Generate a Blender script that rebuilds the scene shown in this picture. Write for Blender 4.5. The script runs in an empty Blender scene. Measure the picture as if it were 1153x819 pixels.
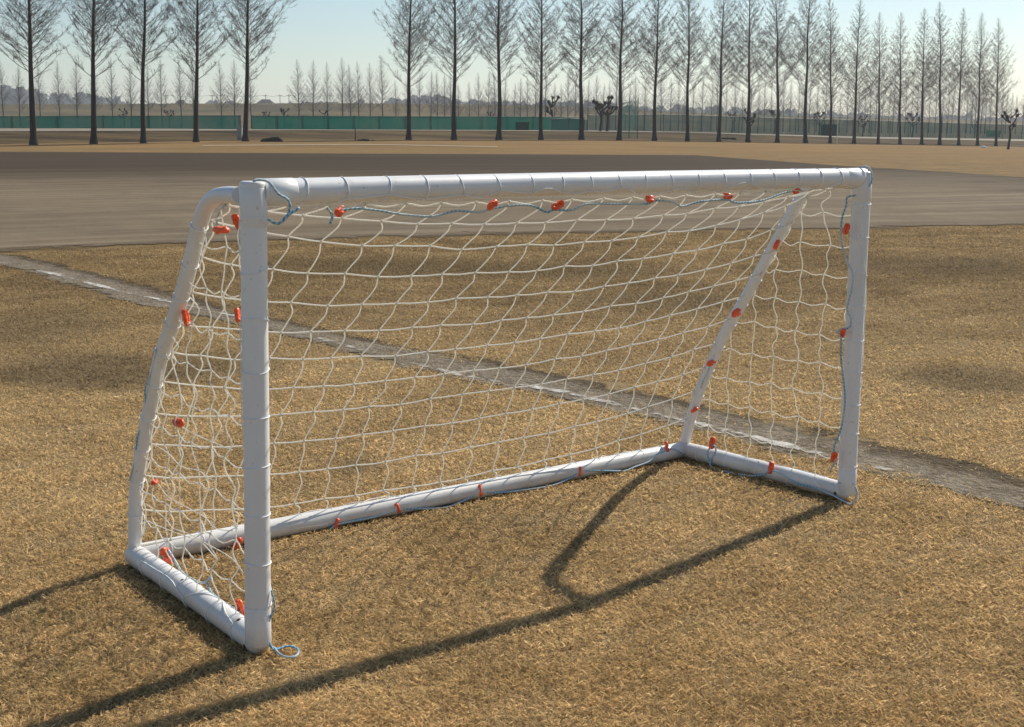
import bpy, bmesh, math, random
import numpy as np
from mathutils import Vector, Matrix
R = math.radians
SC = bpy.context.scene
COL = SC.collection
random.seed(7); rng = np.random.default_rng(7)

# ------------------------------------------------------------------ camera
F, PITCH, ROLL, CAMH = 1503.9, 0.1760, -0.0051, 1.3682     # focal length in units of a 1153 px wide frame
CX, CY = 576.5, 409.5
cp, sp_, cr, sr = math.cos(PITCH), math.sin(PITCH), math.cos(ROLL), math.sin(ROLL)
FWD = Vector((0, cp, -sp_)); UPV = Vector((0, sp_, cp)); RGT = Vector((1, 0, 0))
CR = RGT*cr - UPV*sr; CU = RGT*sr + UPV*cr
cam = bpy.data.objects.new('camera', bpy.data.cameras.new('camera')); COL.objects.link(cam)
M = Matrix.Identity(4)
for i in range(3):
    M[i][0] = CR[i]; M[i][1] = CU[i]; M[i][2] = -FWD[i]
M[2][3] = CAMH
cam.matrix_world = M
cam.data.sensor_width = 36; cam.data.lens = F*36/1153
cam.data.clip_start = .05; cam.data.clip_end = 6000
SC.camera = cam

# ------------------------------------------------------------------ sky, sun, exposure
SUN = Vector((.5287, .5822, .6177)).normalized()
w = bpy.data.worlds.new('World'); SC.world = w; w.use_nodes = True
nt = w.node_tree; bg = nt.nodes['Background']
sk = nt.nodes.new('ShaderNodeTexSky'); sk.sky_type = 'NISHITA'; sk.sun_disc = False
sk.sun_elevation = math.asin(SUN.z); sk.sun_rotation = math.atan2(SUN.x, SUN.y)
sk.air_density = 1.0; sk.dust_density = .5; sk.ozone_density = 2.6
tn_ = nt.nodes.new('ShaderNodeMix'); tn_.data_type = 'RGBA'; tn_.blend_type = 'MULTIPLY'; tn_.inputs[0].default_value = 1; tn_.inputs[7].default_value = (.96, .985, .985, 1)
nt.links.new(sk.outputs[0], tn_.inputs[6]); nt.links.new(tn_.outputs[2], bg.inputs[0]); bg.inputs[1].default_value = .092
sl = bpy.data.lights.new('sun', 'SUN'); sl.energy = 5.0; sl.angle = R(.53); sl.color = (1, .93, .82)
so = bpy.data.objects.new('sun', sl); COL.objects.link(so)
so.rotation_euler = SUN.to_track_quat('Z', 'Y').to_euler()
SC.view_settings.view_transform = 'Standard'; SC.view_settings.look = 'None'
SC.view_settings.gamma = 1; SC.view_settings.use_curve_mapping = False
SC.view_settings.exposure = .22
SC.cycles.volume_bounces = 1; SC.cycles.transparent_max_bounces = 24

# ------------------------------------------------------------------ measuring helpers
C0 = Vector((0, 0, CAMH))
def ray(u, v):
    X = (u-CX)/F; U = (CY-v)/F
    return CR*X + CU*U + FWD
def ground(u, v, z=0.0):
    d = ray(u, v); return C0 + d*((z-CAMH)/d.z)
def at(u, v, D):                       # the point at forward distance D
    d = ray(u, v); return C0 + d*(D/d.y)
def on_line(u, v, a, b):               # the spot beside the line a-b that is seen in direction u, v
    d = ray(u, v).normalized(); e = (b-a).normalized(); w0 = C0-a
    bb = d.dot(e); dd = d.dot(w0); ee = e.dot(w0); den = 1-bb*bb
    return C0 + d*((bb*ee-dd)/den)
def on_plane(u, v, a, nrm):
    d = ray(u, v); return C0 + d*((a-C0).dot(nrm)/d.dot(nrm))

# ------------------------------------------------------------------ mesh helpers
def finish(name, me, mat, parent=None, smooth=False):
    if mat: me.materials.append(mat)
    if smooth: me.polygons.foreach_set('use_smooth', [True]*len(me.polygons))
    o = bpy.data.objects.new(name, me); COL.objects.link(o)
    if parent: 
        o.parent = parent; o.matrix_parent_inverse = Matrix.Translation(parent.location).inverted() if parent.type == 'EMPTY' and parent.parent is None else Matrix.Identity(4)
        if parent.type != 'EMPTY' and parent.parent is not None: o.matrix_parent_inverse = Matrix.Identity(4)
    return o
class MB:
    def __init__(s): s.v = []; s.f = []
    def add(s, vs, fs):
        n = len(s.v); s.v += [tuple(p) for p in vs]; s.f += [tuple(i+n for i in f) for f in fs]
    def tube(s, pts, r, n=8, caps=True, ends=None):
        pts = [Vector(p) for p in pts]; m = len(pts)
        rr = r if isinstance(r, (list, tuple)) else [r]*m
        vs = []; ref = None
        for i, p in enumerate(pts):
            t = (pts[min(i+1, m-1)]-pts[max(i-1, 0)])
            if t.length < 1e-9: t = Vector((0, 0, 1))
            t.normalize()
            if ref is None:
                ref = Vector((0, 0, 1)) if abs(t.z) < .9 else Vector((1, 0, 0))
            a = (ref - t*ref.dot(t)); 
            if a.length < 1e-6: a = t.orthogonal()
            a.normalize(); b = t.cross(a); ref = a
            for k in range(n):
                q = 2*math.pi*k/n
                vs.append(p + a*(math.cos(q)*rr[i]) + b*(math.sin(q)*rr[i]))
        fs = [(i*n+k, i*n+(k+1) % n, (i+1)*n+(k+1) % n, (i+1)*n+k) for i in range(m-1) for k in range(n)]
        if caps and n > 2: fs += [tuple(range(n))[::-1], tuple((m-1)*n+k for k in range(n))]
        s.add(vs, fs)
    def box(s, c, size, ax=None):
        ax = ax or (Vector((1, 0, 0)), Vector((0, 1, 0)), Vector((0, 0, 1))); c = Vector(c)
        vs = [c + ax[0]*(i*size[0]/2) + ax[1]*(j*size[1]/2) + ax[2]*(k*size[2]/2) for k in (-1, 1) for j in (-1, 1) for i in (-1, 1)]
        s.add(vs, [(0, 2, 3, 1), (4, 5, 7, 6), (0, 1, 5, 4), (2, 6, 7, 3), (0, 4, 6, 2), (1, 3, 7, 5)])
    def ball(s, c, r, n=10, m=7, sc=(1, 1, 1), jit=0):
        vs = []; c = Vector(c)
        for i in range(m+1):
            th = math.pi*i/m
            for k in range(n):
                ph = 2*math.pi*k/n; q = r*(1+random.uniform(-jit, jit))
                vs.append(c+Vector((q*sc[0]*math.sin(th)*math.cos(ph), q*sc[1]*math.sin(th)*math.sin(ph), q*sc[2]*math.cos(th))))
        s.add(vs, [(i*n+k, (i+1)*n+k, (i+1)*n+(k+1) % n, i*n+(k+1) % n) for i in range(m) for k in range(n)])
    def mesh(s, name):
        me = bpy.data.meshes.new(name); me.from_pydata(s.v, [], s.f); me.update(); return me
    def build(s, name, mat, parent=None, smooth=False): return finish(name, s.mesh(name), mat, parent, smooth)
def spline(pts, k=5):
    P = [Vector(p) for p in pts]; P = [P[0]*2-P[1]]+P+[P[-1]*2-P[-2]]; out = []
    for i in range(1, len(P)-2):
        a, b, c, d = P[i-1:i+3]
        for j in range(k):
            t = j/k
            out.append(.5*((2*b)+(c-a)*t+(2*a-5*b+4*c-d)*t*t+(3*b-a-3*c+d)*t**3))
    out.append(P[-2]); return out
def tag(o, label=None, cat=None, group=None, kind=None):
    for k, v in (('label', label), ('category', cat), ('group', group), ('kind', kind)):
        if v: o[k] = v
    return o
def thing(name, loc, label, cat, group=None):
    o = bpy.data.objects.new(name, None); COL.objects.link(o); o.location = loc; o.empty_display_size = .2
    return tag(o, label, cat, group)

# ------------------------------------------------------------------ materials
def mat(name, col=(.5, .5, .5), rough=.8, spec=.3):
    m = bpy.data.materials.new(name); m.use_nodes = True
    b = m.node_tree.nodes['Principled BSDF']
    b.inputs['Base Color'].default_value = (*col, 1); b.inputs['Roughness'].default_value = rough
    b.inputs['Specular IOR Level'].default_value = spec
    return m
class N:
    def __init__(s, m): s.t = m.node_tree; s.b = s.t.nodes.get('Principled BSDF')
    def n(s, ty, **k):
        x = s.t.nodes.new('ShaderNode'+ty)
        for a, b in k.items(): setattr(x, a, b)
        return x
    def l(s, a, b): s.t.links.new(a, b)
    def pos(s, scale=(1, 1, 1)):
        g = s.n('NewGeometry'); mp = s.n('Mapping'); mp.inputs['Scale'].default_value = scale
        s.l(g.outputs['Position'], mp.inputs['Vector']); return mp.outputs[0]
    def noise(s, scale, detail=4, rough=.55, vec=None, dist=0):
        x = s.n('TexNoise'); x.inputs['Scale'].default_value = scale; x.inputs['Detail'].default_value = detail
        x.inputs['Roughness'].default_value = rough; x.inputs['Distortion'].default_value = dist
        if vec: s.l(vec, x.inputs['Vector'])
        return x.outputs['Fac']
    def ramp(s, fac, stops, interp='LINEAR'):
        r = s.n('ValToRGB'); r.color_ramp.interpolation = interp; e = r.color_ramp.elements
        while len(e) < len(stops): e.new(.5)
        for i, (p, c) in enumerate(stops):
            e[i].position = p; c = c if isinstance(c, tuple) else (c, c, c); e[i].color = (*c, 1)
        s.l(fac, r.inputs[0]); return r.outputs[0]
    def mix(s, fac, a, b, mode='MIX'):
        x = s.n('Mix', data_type='RGBA', blend_type=mode)
        for sock, val in ((x.inputs[0], fac), (x.inputs[6], a), (x.inputs[7], b)):
            if hasattr(val, 'links') or hasattr(val, 'is_output'): s.l(val, sock)
            elif isinstance(val, tuple): sock.default_value = (*val, 1)
            else: sock.default_value = val
        return x.outputs[2]
    def math(s, op, a, b=0.0, c=None, clamp=False):
        x = s.n('Math', operation=op, use_clamp=clamp)
        for i, val in enumerate((a, b) if c is None else (a, b, c)):
            if hasattr(val, 'is_output'): s.l(val, x.inputs[i])
            else: x.inputs[i].default_value = val
        return x.outputs[0]
    def bump(s, h, strength=.4, dist=.01):
        x = s.n('Bump'); x.inputs['Strength'].default_value = strength; x.inputs['Distance'].default_value = dist
        s.l(h, x.inputs['Height']); s.l(x.outputs[0], s.b.inputs['Normal'])
    def base(s, c): s.l(c, s.b.inputs['Base Color'])
    def alpha(s, a): s.l(a, s.b.inputs['Alpha'])

SPOTS = [(*ground(u_, v_)[:2], a_, b_, m_) for u_, v_, a_, b_, m_ in ((110, 415, 1.1, .85, .85), (20, 370, .8, 1.2, .6), (1060, 300, 1.6, 1.3, .7), (1110, 430, .5, .5, .75), (760, 340, 1.0, .8, .6), (420, 300, 1.5, 1.3, .6), (620, 305, 1.6, 1.0, .6), (400, 525, .12, .2, .6), (210, 610, .2, .2, .3))]
def turf_colour(k, gain=1.0):
    """straw, tan and brown turf from the place itself"""
    p = k.pos()
    big = k.noise(.16, 4, .6, p, .3); med = k.noise(1.3, 5, .65, p, .4); fin = k.noise(38, 3, .7, p)
    c = k.mix(k.ramp(med, [(.36, 0.0), (.66, 1.0)]), (.355, .240, .105), (.52, .37, .18))
    c = k.mix(k.ramp(big, [(.42, 0.0), (.66, .55)]), c, (.40, .27, .125))
    patch = k.noise(.95, 8, .80, k.pos((1, 1.1, 1)), .5)
    c = k.mix(k.ramp(patch, [(.52, 0.0), (.66, .55)]), c, (.20, .140, .068))
    yy_ = k.n('SeparateXYZ'); k.l(k.pos(), yy_.inputs[0])
    fy = k.n('MapRange'); k.l(yy_.outputs[1], fy.inputs[0]); fy.inputs[1].default_value = 6.5; fy.inputs[2].default_value = 10.5; fy.inputs[4].default_value = .97
    pb = k.noise(1.0, 8, .80, k.pos((.7, 1.0, 1)), .4)
    c = k.mix(k.math('MULTIPLY', fy.outputs[0], k.ramp(pb, [(.34, .30), (.60, 1.0)])), c, (.150, .100, .046))
    for (sx_, sy_, rx_, ry_, am_) in SPOTS:
        dv = k.n('VectorMath', operation='SUBTRACT'); k.l(k.pos(), dv.inputs[0]); dv.inputs[1].default_value = (sx_, sy_, 0)
        dm = k.n('VectorMath', operation='MULTIPLY'); k.l(dv.outputs[0], dm.inputs[0]); dm.inputs[1].default_value = (1/rx_, 1/ry_, 0)
        ln_ = k.n('VectorMath', operation='LENGTH'); k.l(dm.outputs[0], ln_.inputs[0])
        f_ = k.math('ADD', ln_.outputs['Value'], k.math('MULTIPLY', k.math('SUBTRACT', pb, .5), 2.6))
        c = k.mix(k.ramp(f_, [(.35, am_), (1.0, 0.0)]), c, (.115, .084, .045))
    grn = k.noise(4.5, 5, .7, k.pos((1.1, .9, 3)), .2)
    c = k.mix(k.ramp(grn, [(.60, 0.0), (.72, .45)]), c, (.20, .19, .075))
    c = k.mix(k.ramp(fin, [(.3, .5), (.6, 0.0)]), c, (.13, .085, .04))
    return c, (big, med, fin)

m_ground = mat('dry_turf_ground', rough=.95, spec=.05); k = N(m_ground)
c, (big, med, fin) = turf_colour(k)
# near the viewer the soil between the blades shows; further off the blades merge with it
g = k.n('NewGeometry'); sx = k.n('SeparateXYZ'); k.l(g.outputs['Position'], sx.inputs[0])
far = k.n('MapRange'); k.l(sx.outputs[1], far.inputs[0]); far.inputs[1].default_value = 4; far.inputs[2].default_value = 13
soil = k.mix(k.ramp(k.noise(60, 4, .7, k.pos()), [(.3, 0.0), (.7, 1.0)]), (.20, .145, .080), (.36, .27, .155))
c = k.mix(far.outputs[0], soil, c)
fr = k.n('MapRange'); k.l(sx.outputs[1], fr.inputs[0]); fr.inputs[1].default_value = 40; fr.inputs[2].default_value = 90
strip = k.mix(k.ramp(k.noise(.28, 7, .72, k.pos((.25, 1.3, 1))), [(.40, 0.0), (.60, 1.0)]), (.275, .165, .062), (.165, .115, .055))
c = k.mix(fr.outputs[0], c, strip)
bank = k.n('MapRange'); bank.inputs[1].default_value = .05; bank.inputs[2].default_value = .35
av = k.n('Attribute', attribute_name='bank'); k.l(av.outputs['Fac'], bank.inputs[0])
bcol = k.mix(k.ramp(k.noise(.22, 6, .75, k.pos((.35, 1.2, 1))), [(.40, 0.0), (.62, 1.0)]), (.035, .026, .014), (.125, .085, .036))
c = k.mix(bank.outputs[0], c, bcol)
lv = k.n('Attribute', attribute_name='levee')
lcol = k.mix(k.ramp(k.noise(.09, 7, .75, k.pos((.3, 1, 6))), [(.38, 0.0), (.62, 1.0)]), (.085, .075, .042), (.19, .140, .068))
c = k.mix(lv.outputs['Fac'], c, lcol)
k.base(c); k.bump(k.math('ADD', k.noise(120, 3, .7, k.pos()), k.math('MULTIPLY', med, 2.0)), .7, .02)

m_blade = mat('dry_grass_blade', rough=.75, spec=.15); k = N(m_blade)
c, _ = turf_colour(k)
a = k.n('Attribute', attribute_name='tint')
c = k.mix(k.ramp(a.outputs['Fac'], [(0, .0), (1, 1.0)]), k.mix(1.0, c, (.70, .67, .62), 'MULTIPLY'), k.mix(1.0, c, (1.75, 1.78, 1.80), 'MULTIPLY'))
c = k.mix(1.0, c, (1.46, 1.53, 1.66), 'MULTIPLY')
k.base(c)
tr = k.n('BsdfTranslucent'); k.l(c, tr.inputs[0]); mx = k.n('MixShader'); mx.inputs[0].default_value = .45
k.l(k.b.outputs[0], mx.inputs[1]); k.l(tr.outputs[0], mx.inputs[2]); k.l(mx.outputs[0], k.t.nodes['Material Output'].inputs[0])

m_track = mat('packed_dirt_track', rough=.95, spec=.05); k = N(m_track)
uv = k.n('UVMap', uv_map='UVMap'); mp = k.n('Mapping'); mp.inputs['Scale'].default_value = (.05, 1, 1); k.l(uv.outputs[0], mp.inputs[0])
st = k.noise(1.6, 6, .65, mp.outputs[0], .15); mp2 = k.n('Mapping'); mp2.inputs['Scale'].default_value = (.012, .5, 1); k.l(uv.outputs[0], mp2.inputs[0])
st2 = k.noise(1.2, 3, .5, mp2.outputs[0])
light = k.mix(k.ramp(st, [(.40, 0.0), (.60, 1.0)]), (.170, .132, .084), (.255, .203, .134))
light = k.mix(k.ramp(k.noise(.35, 6, .7, k.pos((1, 1, 1)), .5), [(.45, 0.0), (.65, .6)]), light, (.125, .100, .070))
light = k.mix(k.ramp(k.noise(5, 6, .8, k.pos((.6, 1, 1))), [(.35, .4), (.55, 0.0)]), light, (.11, .088, .062))
dark = k.mix(k.ramp(st, [(.40, 0.0), (.60, 1.0)]), (.045, .033, .021), (.072, .055, .035))
da = k.n('Attribute', attribute_name='dark')
df = k.ramp(k.math('ADD', da.outputs['Fac'], k.math('MULTIPLY', k.math('SUBTRACT', st2, .5), .5)), [(.25, 0.0), (.72, 1.0)])
c = k.mix(df, light, dark)
ea = k.n('Attribute', attribute_name='edge')     # metres in from the near border
dk = k.n('MapRange'); k.l(k.math('ADD', ea.outputs['Fac'], k.math('MULTIPLY', st, .6)), dk.inputs[0]); dk.inputs[1].default_value = .5; dk.inputs[2].default_value = 1.3; dk.inputs[3].default_value = .6; dk.inputs[4].default_value = 0
c = k.mix(dk.outputs[0], c, (.10, .078, .055))
gr = k.noise(45, 3, .7, k.pos())
c = k.mix(k.ramp(gr, [(.35, .3), (.65, 0.0)]), c, (.08, .06, .045))
k.base(c); k.bump(k.math('ADD', gr, st), .4, .01)
ed = k.math('ADD', ea.outputs['Fac'], k.math('MULTIPLY', k.math('SUBTRACT', k.noise(1.1, 8, .78, k.pos()), .56), 2.6))
k.alpha(k.ramp(ed, [(.05, 0.0), (.45, 1.0)]))

m_bare = mat('bare_worn_soil', rough=.95, spec=.05); k = N(m_bare)
uv = k.n('UVMap', uv_map='UVMap'); su = k.n('SeparateXYZ'); k.l(uv.outputs[0], su.inputs[0])
n1 = k.noise(5, 6, .7, k.pos(), .3); n2 = k.noise(30, 4, .7, k.pos())
c = k.mix(k.ramp(n1, [(.32, 0.0), (.68, 1.0)]), (.19, .155, .110), (.36, .305, .23))
c = k.mix(k.ramp(n2, [(.4, .45), (.6, 0.0)]), c, (.075, .058, .04))
c = k.mix(k.ramp(k.noise(9, 5, .75, k.pos((1, 1.2, 1)), .5), [(.60, 0.0), (.70, .5)]), c, (.36, .32, .27))
top = k.math('ADD', su.outputs[1], k.math('MULTIPLY', k.math('SUBTRACT', n1, .5), .9))
c = k.mix(k.ramp(top, [(.64, 0.0), (.80, .85)]), c, (.085, .062, .036))  # grass shadow along the strip's far edge, painted into the soil colour
k.base(c); k.bump(k.math('ADD', n1, n2), .9, .04)
e = k.math('MULTIPLY', k.math('MULTIPLY', su.outputs[1], k.math('SUBTRACT', 1.0, su.outputs[1])), 4.0)
e = k.math('ADD', e, k.math('MULTIPLY', k.math('SUBTRACT', k.noise(4.0, 8, .8, k.pos()), .5), 3.0))
e = k.math('ADD', e, k.math('MULTIPLY', k.math('SUBTRACT', k.noise(1.3, 3, .6, k.pos()), .5), 2.0))
k.alpha(k.ramp(e, [(.22, 0.0), (.50, 1.0)]))

m_chalk = mat('worn_white_chalk', rough=.95, spec=.05); k = N(m_chalk)
uv = k.n('UVMap', uv_map='UVMap'); su = k.n('SeparateXYZ'); k.l(uv.outputs[0], su.inputs[0])
n1 = k.noise(11, 6, .75, k.pos(), .4)
k.base(k.mix(k.ramp(n1, [(.35, 0.0), (.65, 1.0)]), (.36, .33, .28), (.66, .64, .58)))
e = k.math('MULTIPLY', k.math('MULTIPLY', su.outputs[1], k.math('SUBTRACT', 1.0, su.outputs[1])), 4.0)
wear = k.noise(1.0, 3, .6, k.pos((1, 1, 1)))
e = k.math('ADD', k.math('MULTIPLY', e, .55), k.math('ADD', k.math('MULTIPLY', k.math('SUBTRACT', n1, .5), 1.7), k.math('MULTIPLY', k.math('SUBTRACT', wear, .5), 2.4)))
k.alpha(k.ramp(e, [(.47, 0.0), (.78, .88)]))

def simple(name, c1, c2, scale=6, rough=.8, spec=.2, bump=0, vec=(1, 1, 1)):
    m = mat(name, rough=rough, spec=spec); k = N(m); n = k.noise(scale, 5, .65, k.pos(vec))
    k.base(k.mix(k.ramp(n, [(.35, 0.0), (.65, 1.0)]), c1, c2))
    if bump: k.bump(n, .5, bump)
    return m
m_path = simple('pale_gravel_path', (.19, .16, .115), (.26, .22, .165), 1.5)
m_line = simple('pale_kerb', (.5, .46, .38), (.62, .57, .48), 3)
m_bark = simple('dark_bark', (.030, .023, .018), (.065, .050, .040), 5, vec=(6, 6, 1), bump=.05)
m_twig = simple('bare_twigs', (.085, .055, .042), (.14, .095, .072), 1.5)
m_twigfar = simple('bare_twigs_far', (.075, .060, .052), (.115, .092, .080), 1.5)
m_dark = simple('blackish_debris', (.02, .018, .016), (.05, .045, .04), 3)
m_postg = simple('green_painted_steel', (.02, .10, .085), (.03, .13, .11), 3, .5)
m_grey = simple('galvanised_steel', (.25, .26, .26), (.36, .37, .37), 3, .5)
m_wood = simple('far_wood_foliage', (.035, .040, .028), (.075, .075, .050), .05)
m_roof = simple('dark_roof', (.04, .04, .045), (.07, .07, .075), .5)
m_wall = simple('pale_wall', (.35, .34, .32), (.48, .47, .44), .5)
m_white = simple('white_paint', (.62, .62, .60), (.75, .75, .73), 3, .5)
m_box = simple('dark_green_paint', (.010, .045, .035), (.018, .06, .05), 2, .5)
m_board = simple('bright_green_paint', (.02, .20, .10), (.03, .25, .13), 2, .5)
def netting(name, c1, c2, a0, a1):
    m = mat(name, rough=.8, spec=.1); k = N(m); n = k.noise(.35, 4, .6, k.pos((1, 1, .25)))
    k.b.inputs['Transmission Weight'].default_value = 0
    k.base(k.mix(k.ramp(n, [(.4, 0.0), (.6, 1.0)]), c1, c2))
    al = k.ramp(k.noise(.5, 3, .5, k.pos((1, 1, .6))), [(.4, a0), (.6, a1)])
    tl = k.n('BsdfTranslucent'); tl.inputs[0].default_value = (*c2, 1); tp = k.n('BsdfTransparent')
    x1 = k.n('MixShader'); x1.inputs[0].default_value = .55; k.l(k.b.outputs[0], x1.inputs[1]); k.l(tl.outputs[0], x1.inputs[2])
    x2 = k.n('MixShader'); k.l(al, x2.inputs[0]); k.l(tp.outputs[0], x2.inputs[1]); k.l(x1.outputs[0], x2.inputs[2])
    k.l(x2.outputs[0], k.t.nodes['Material Output'].inputs[0]); return m
m_screen = netting('green_windbreak_mesh', (.005, .135, .095), (.008, .185, .128), .86, .97)
m_screen2 = netting('dark_green_windbreak_mesh', (.004, .10, .082), (.007, .14, .11), .8, .93)
m_link = netting('thin_blue_green_netting', (.012, .065, .062), (.025, .10, .09), .60, .75)
m_link2 = netting('thin_green_ball_netting', (.01, .08, .07), (.02, .12, .10), .22, .38)

m_pvc = mat('white_pvc', (.80, .80, .79), .33, .5); k = N(m_pvc)
n = k.noise(9, 5, .65, k.pos()); n2 = k.noise(2.2, 4, .6, k.pos(), .5)
c = k.mix(k.ramp(n2, [(.4, 0.0), (.72, .5)]), (.80, .80, .78), (.63, .61, .56))
sp = k.noise(60, 2, .6, k.pos()); c = k.mix(k.ramp(sp, [(.67, 0.0), (.73, .5)]), c, (.42, .36, .28))
gz = k.n('NewGeometry'); sz = k.n('SeparateXYZ'); k.l(gz.outputs['Position'], sz.inputs[0])
dz = k.n('MapRange'); k.l(sz.outputs[2], dz.inputs[0]); dz.inputs[1].default_value = .0; dz.inputs[2].default_value = .085; dz.inputs[3].default_value = .8; dz.inputs[4].default_value = 0
c = k.mix(k.math('MULTIPLY', dz.outputs[0], k.ramp(n, [(.35, .3), (.6, 1.0)])), c, (.40, .31, .20))
k.base(c); k.l(k.ramp(n, [(.3, .28), (.7, .46)]), k.b.inputs['Roughness']); k.bump(n2, .12, .01)
m_cord = simple('cream_net_cord', (.82, .80, .72), (.92, .90, .84), 60, .8)
for _m, _c in ((m_cord, (.95, .93, .86, 1)),):
    k = N(_m); tl = k.n('BsdfTranslucent'); tl.inputs[0].default_value = _c; x1 = k.n('MixShader'); x1.inputs[0].default_value = .5
    k.l(k.b.outputs[0], x1.inputs[1]); k.l(tl.outputs[0], x1.inputs[2]); k.l(x1.outputs[0], k.t.nodes['Material Output'].inputs[0])
m_cordw = simple('white_lashing_cord', (.84, .84, .82), (.9, .9, .88), 60, .8)
m_clip = mat('orange_plastic', (.85, .085, .018), .35, .5); k = N(m_clip)
k.base(k.mix(k.ramp(k.noise(80, 3, .6, k.pos()), [(.4, 0.0), (.65, 1.0)]), (.95, .15, .04), (.80, .07, .02)))
m_rust = simple('rusty_steel', (.10, .045, .02), (.20, .10, .03), 90, .7)
m_rope = mat('blue_and_white_rope', rough=.75); k = N(m_rope)
uv = k.n('UVMap', uv_map='UVMap'); su = k.n('SeparateXYZ'); k.l(uv.outputs[0], su.inputs[0])
ph = k.math('FRACT', k.math('ADD', k.math('MULTIPLY', su.outputs[0], 70.0), su.outputs[1]))
c = k.mix(k.ramp(ph, [(.0, 0.0), (.46, 0.0), (.54, 1.0), (1, 1.0)]), (.10, .30, .46), (.42, .55, .60))
k.base(k.mix(k.ramp(k.noise(7, 2, .5, k.pos()), [(.42, 0.0), (.6, .75)]), c, (.60, .66, .66)))

# ------------------------------------------------------------------ terrain heights
def interp(tab, u): 
    xs, ys = zip(*tab); return np.interp(u, xs, ys)
T_inv0, T_inv1 = 1/87, 1/157
def Dtree(u): return 1/np.clip(T_inv0+(T_inv1-T_inv0)*(u-37)/1084, 1/230, 1/60)
V_tree = [(-200, 167), (37, 163.8), (161, 161.5), (277, 159.3), (460, 157.6), (654, 157.6), (773, 159.4), (876, 161.3), (962, 162.6), (1037, 164), (1121, 166.3), (1350, 170)]
V_path = [(-200, 150), (20, 149), (350, 147.6), (560, 148), (760, 149.8), (950, 156.3), (1153, 160), (1350, 163)]
V_fen = [(-200, 145.5), (20, 145), (180, 145.2), (300, 146.3), (655, 147.2), (760, 149), (950, 154.3), (1153, 157.5), (1350, 160)]
V_lev = [(-200, 119), (0, 118), (380, 116.3), (600, 118.5), (753, 126.5), (1000, 134), (1153, 137), (1350, 141)]
def zray(u, v, D):
    X = (u-CX)/F; U = (CY-v)/F
    dy = CR.y*X+CU.y*U+FWD.y; dz = CR.z*X+CU.z*U+FWD.z
    return CAMH+dz*D/dy
D_LEV = 400.
def terrain(x, y):
    x = np.asarray(x, float); y = np.asarray(y, float)
    yy = np.maximum(y, 1.); u = np.clip(CX+F*(x/yy)/1.045, -200, 1350)
    dt = Dtree(u); zt = zray(u, interp(V_tree, u), dt); dp = dt+18; zp = zray(u, interp(V_path, u), dp)
    df = dt+30; zf = zray(u, interp(V_fen, u), df); zl = zray(u, interp(V_lev, u), D_LEV)
    z = np.zeros_like(yy)
    def seg(a, za, b, zb):
        nonlocal z
        m = (yy >= a) & (yy < b); t = (yy-a)/(b-a); z = np.where(m, za+(zb-za)*t, z)
    flat = np.minimum(dt-4, 66.); 
    seg(flat, 0, dt, zt); seg(dt, zt, dt+2, zt); seg(dt+2, zt, dp-1, zp-.0); seg(dp-1, zp, dp, zp); seg(dp, zp, df, zf); seg(df, zf, df+25, zf)
    seg(df+25, zf, D_LEV-22, zf*.5); seg(D_LEV-22, zf*.5, D_LEV, zl); seg(D_LEV, zl, D_LEV+10, zl); seg(D_LEV+10, zl, D_LEV+40, 0)
    return z
def tz(x, y): return float(terrain(x, y))

xs = np.unique(np.round(np.concatenate([np.linspace(-2000, -240, 23), np.arange(-240, 300, 4.), np.arange(-70, 90, 1.), np.linspace(300, 2000, 22)]), 3))
ys = np.unique(np.round(np.concatenate([np.linspace(-600, -20, 12), np.arange(-20, 60, 4.), np.arange(60, 200, 1.), np.arange(200, 376, 8.), np.arange(376, 446, 2.), np.linspace(450, 2000, 20)]), 3))
XX, YY = np.meshgrid(xs, ys); ZZ = terrain(XX, YY)
nx, ny = len(xs), len(ys)
me = bpy.data.meshes.new('ground')
idx = np.arange(nx*ny).reshape(ny, nx)
faces = np.stack([idx[:-1, :-1], idx[:-1, 1:], idx[1:, 1:], idx[1:, :-1]], -1).reshape(-1, 4)
def fast_mesh(name, V, Fc):
    me = bpy.data.meshes.new(name); k = Fc.shape[1]
    me.vertices.add(len(V)); me.vertices.foreach_set('co', np.ascontiguousarray(V, np.float32).ravel())
    me.loops.add(Fc.size); me.loops.foreach_set('vertex_index', np.ascontiguousarray(Fc, np.int32).ravel())
    me.polygons.add(len(Fc)); me.polygons.foreach_set('loop_start', np.arange(0, Fc.size, k, dtype=np.int32)); me.polygons.foreach_set('loop_total', np.full(len(Fc), k, np.int32))
    me.update(calc_edges=True); return me
def fattr(me, name, vals):
    a = me.attributes.new(name, 'FLOAT', 'POINT'); a.data.foreach_set('value', np.ascontiguousarray(vals, np.float32).ravel())
me = fast_mesh('ground', np.stack([XX, YY, ZZ], -1).reshape(-1, 3), faces)
U = np.clip(CX+F*(XX/np.maximum(YY, 1))/1.045, -200, 1350); DT = Dtree(U)
fattr(me, 'bank', np.clip((YY-DT-1)/3, 0, 1)*.5*(YY > 20)); fattr(me, 'levee', np.clip((YY-DT-32)/10, 0, 1)*(YY > 20))
gnd = finish('ground', me, m_ground); tag(gnd, kind='structure')

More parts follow.
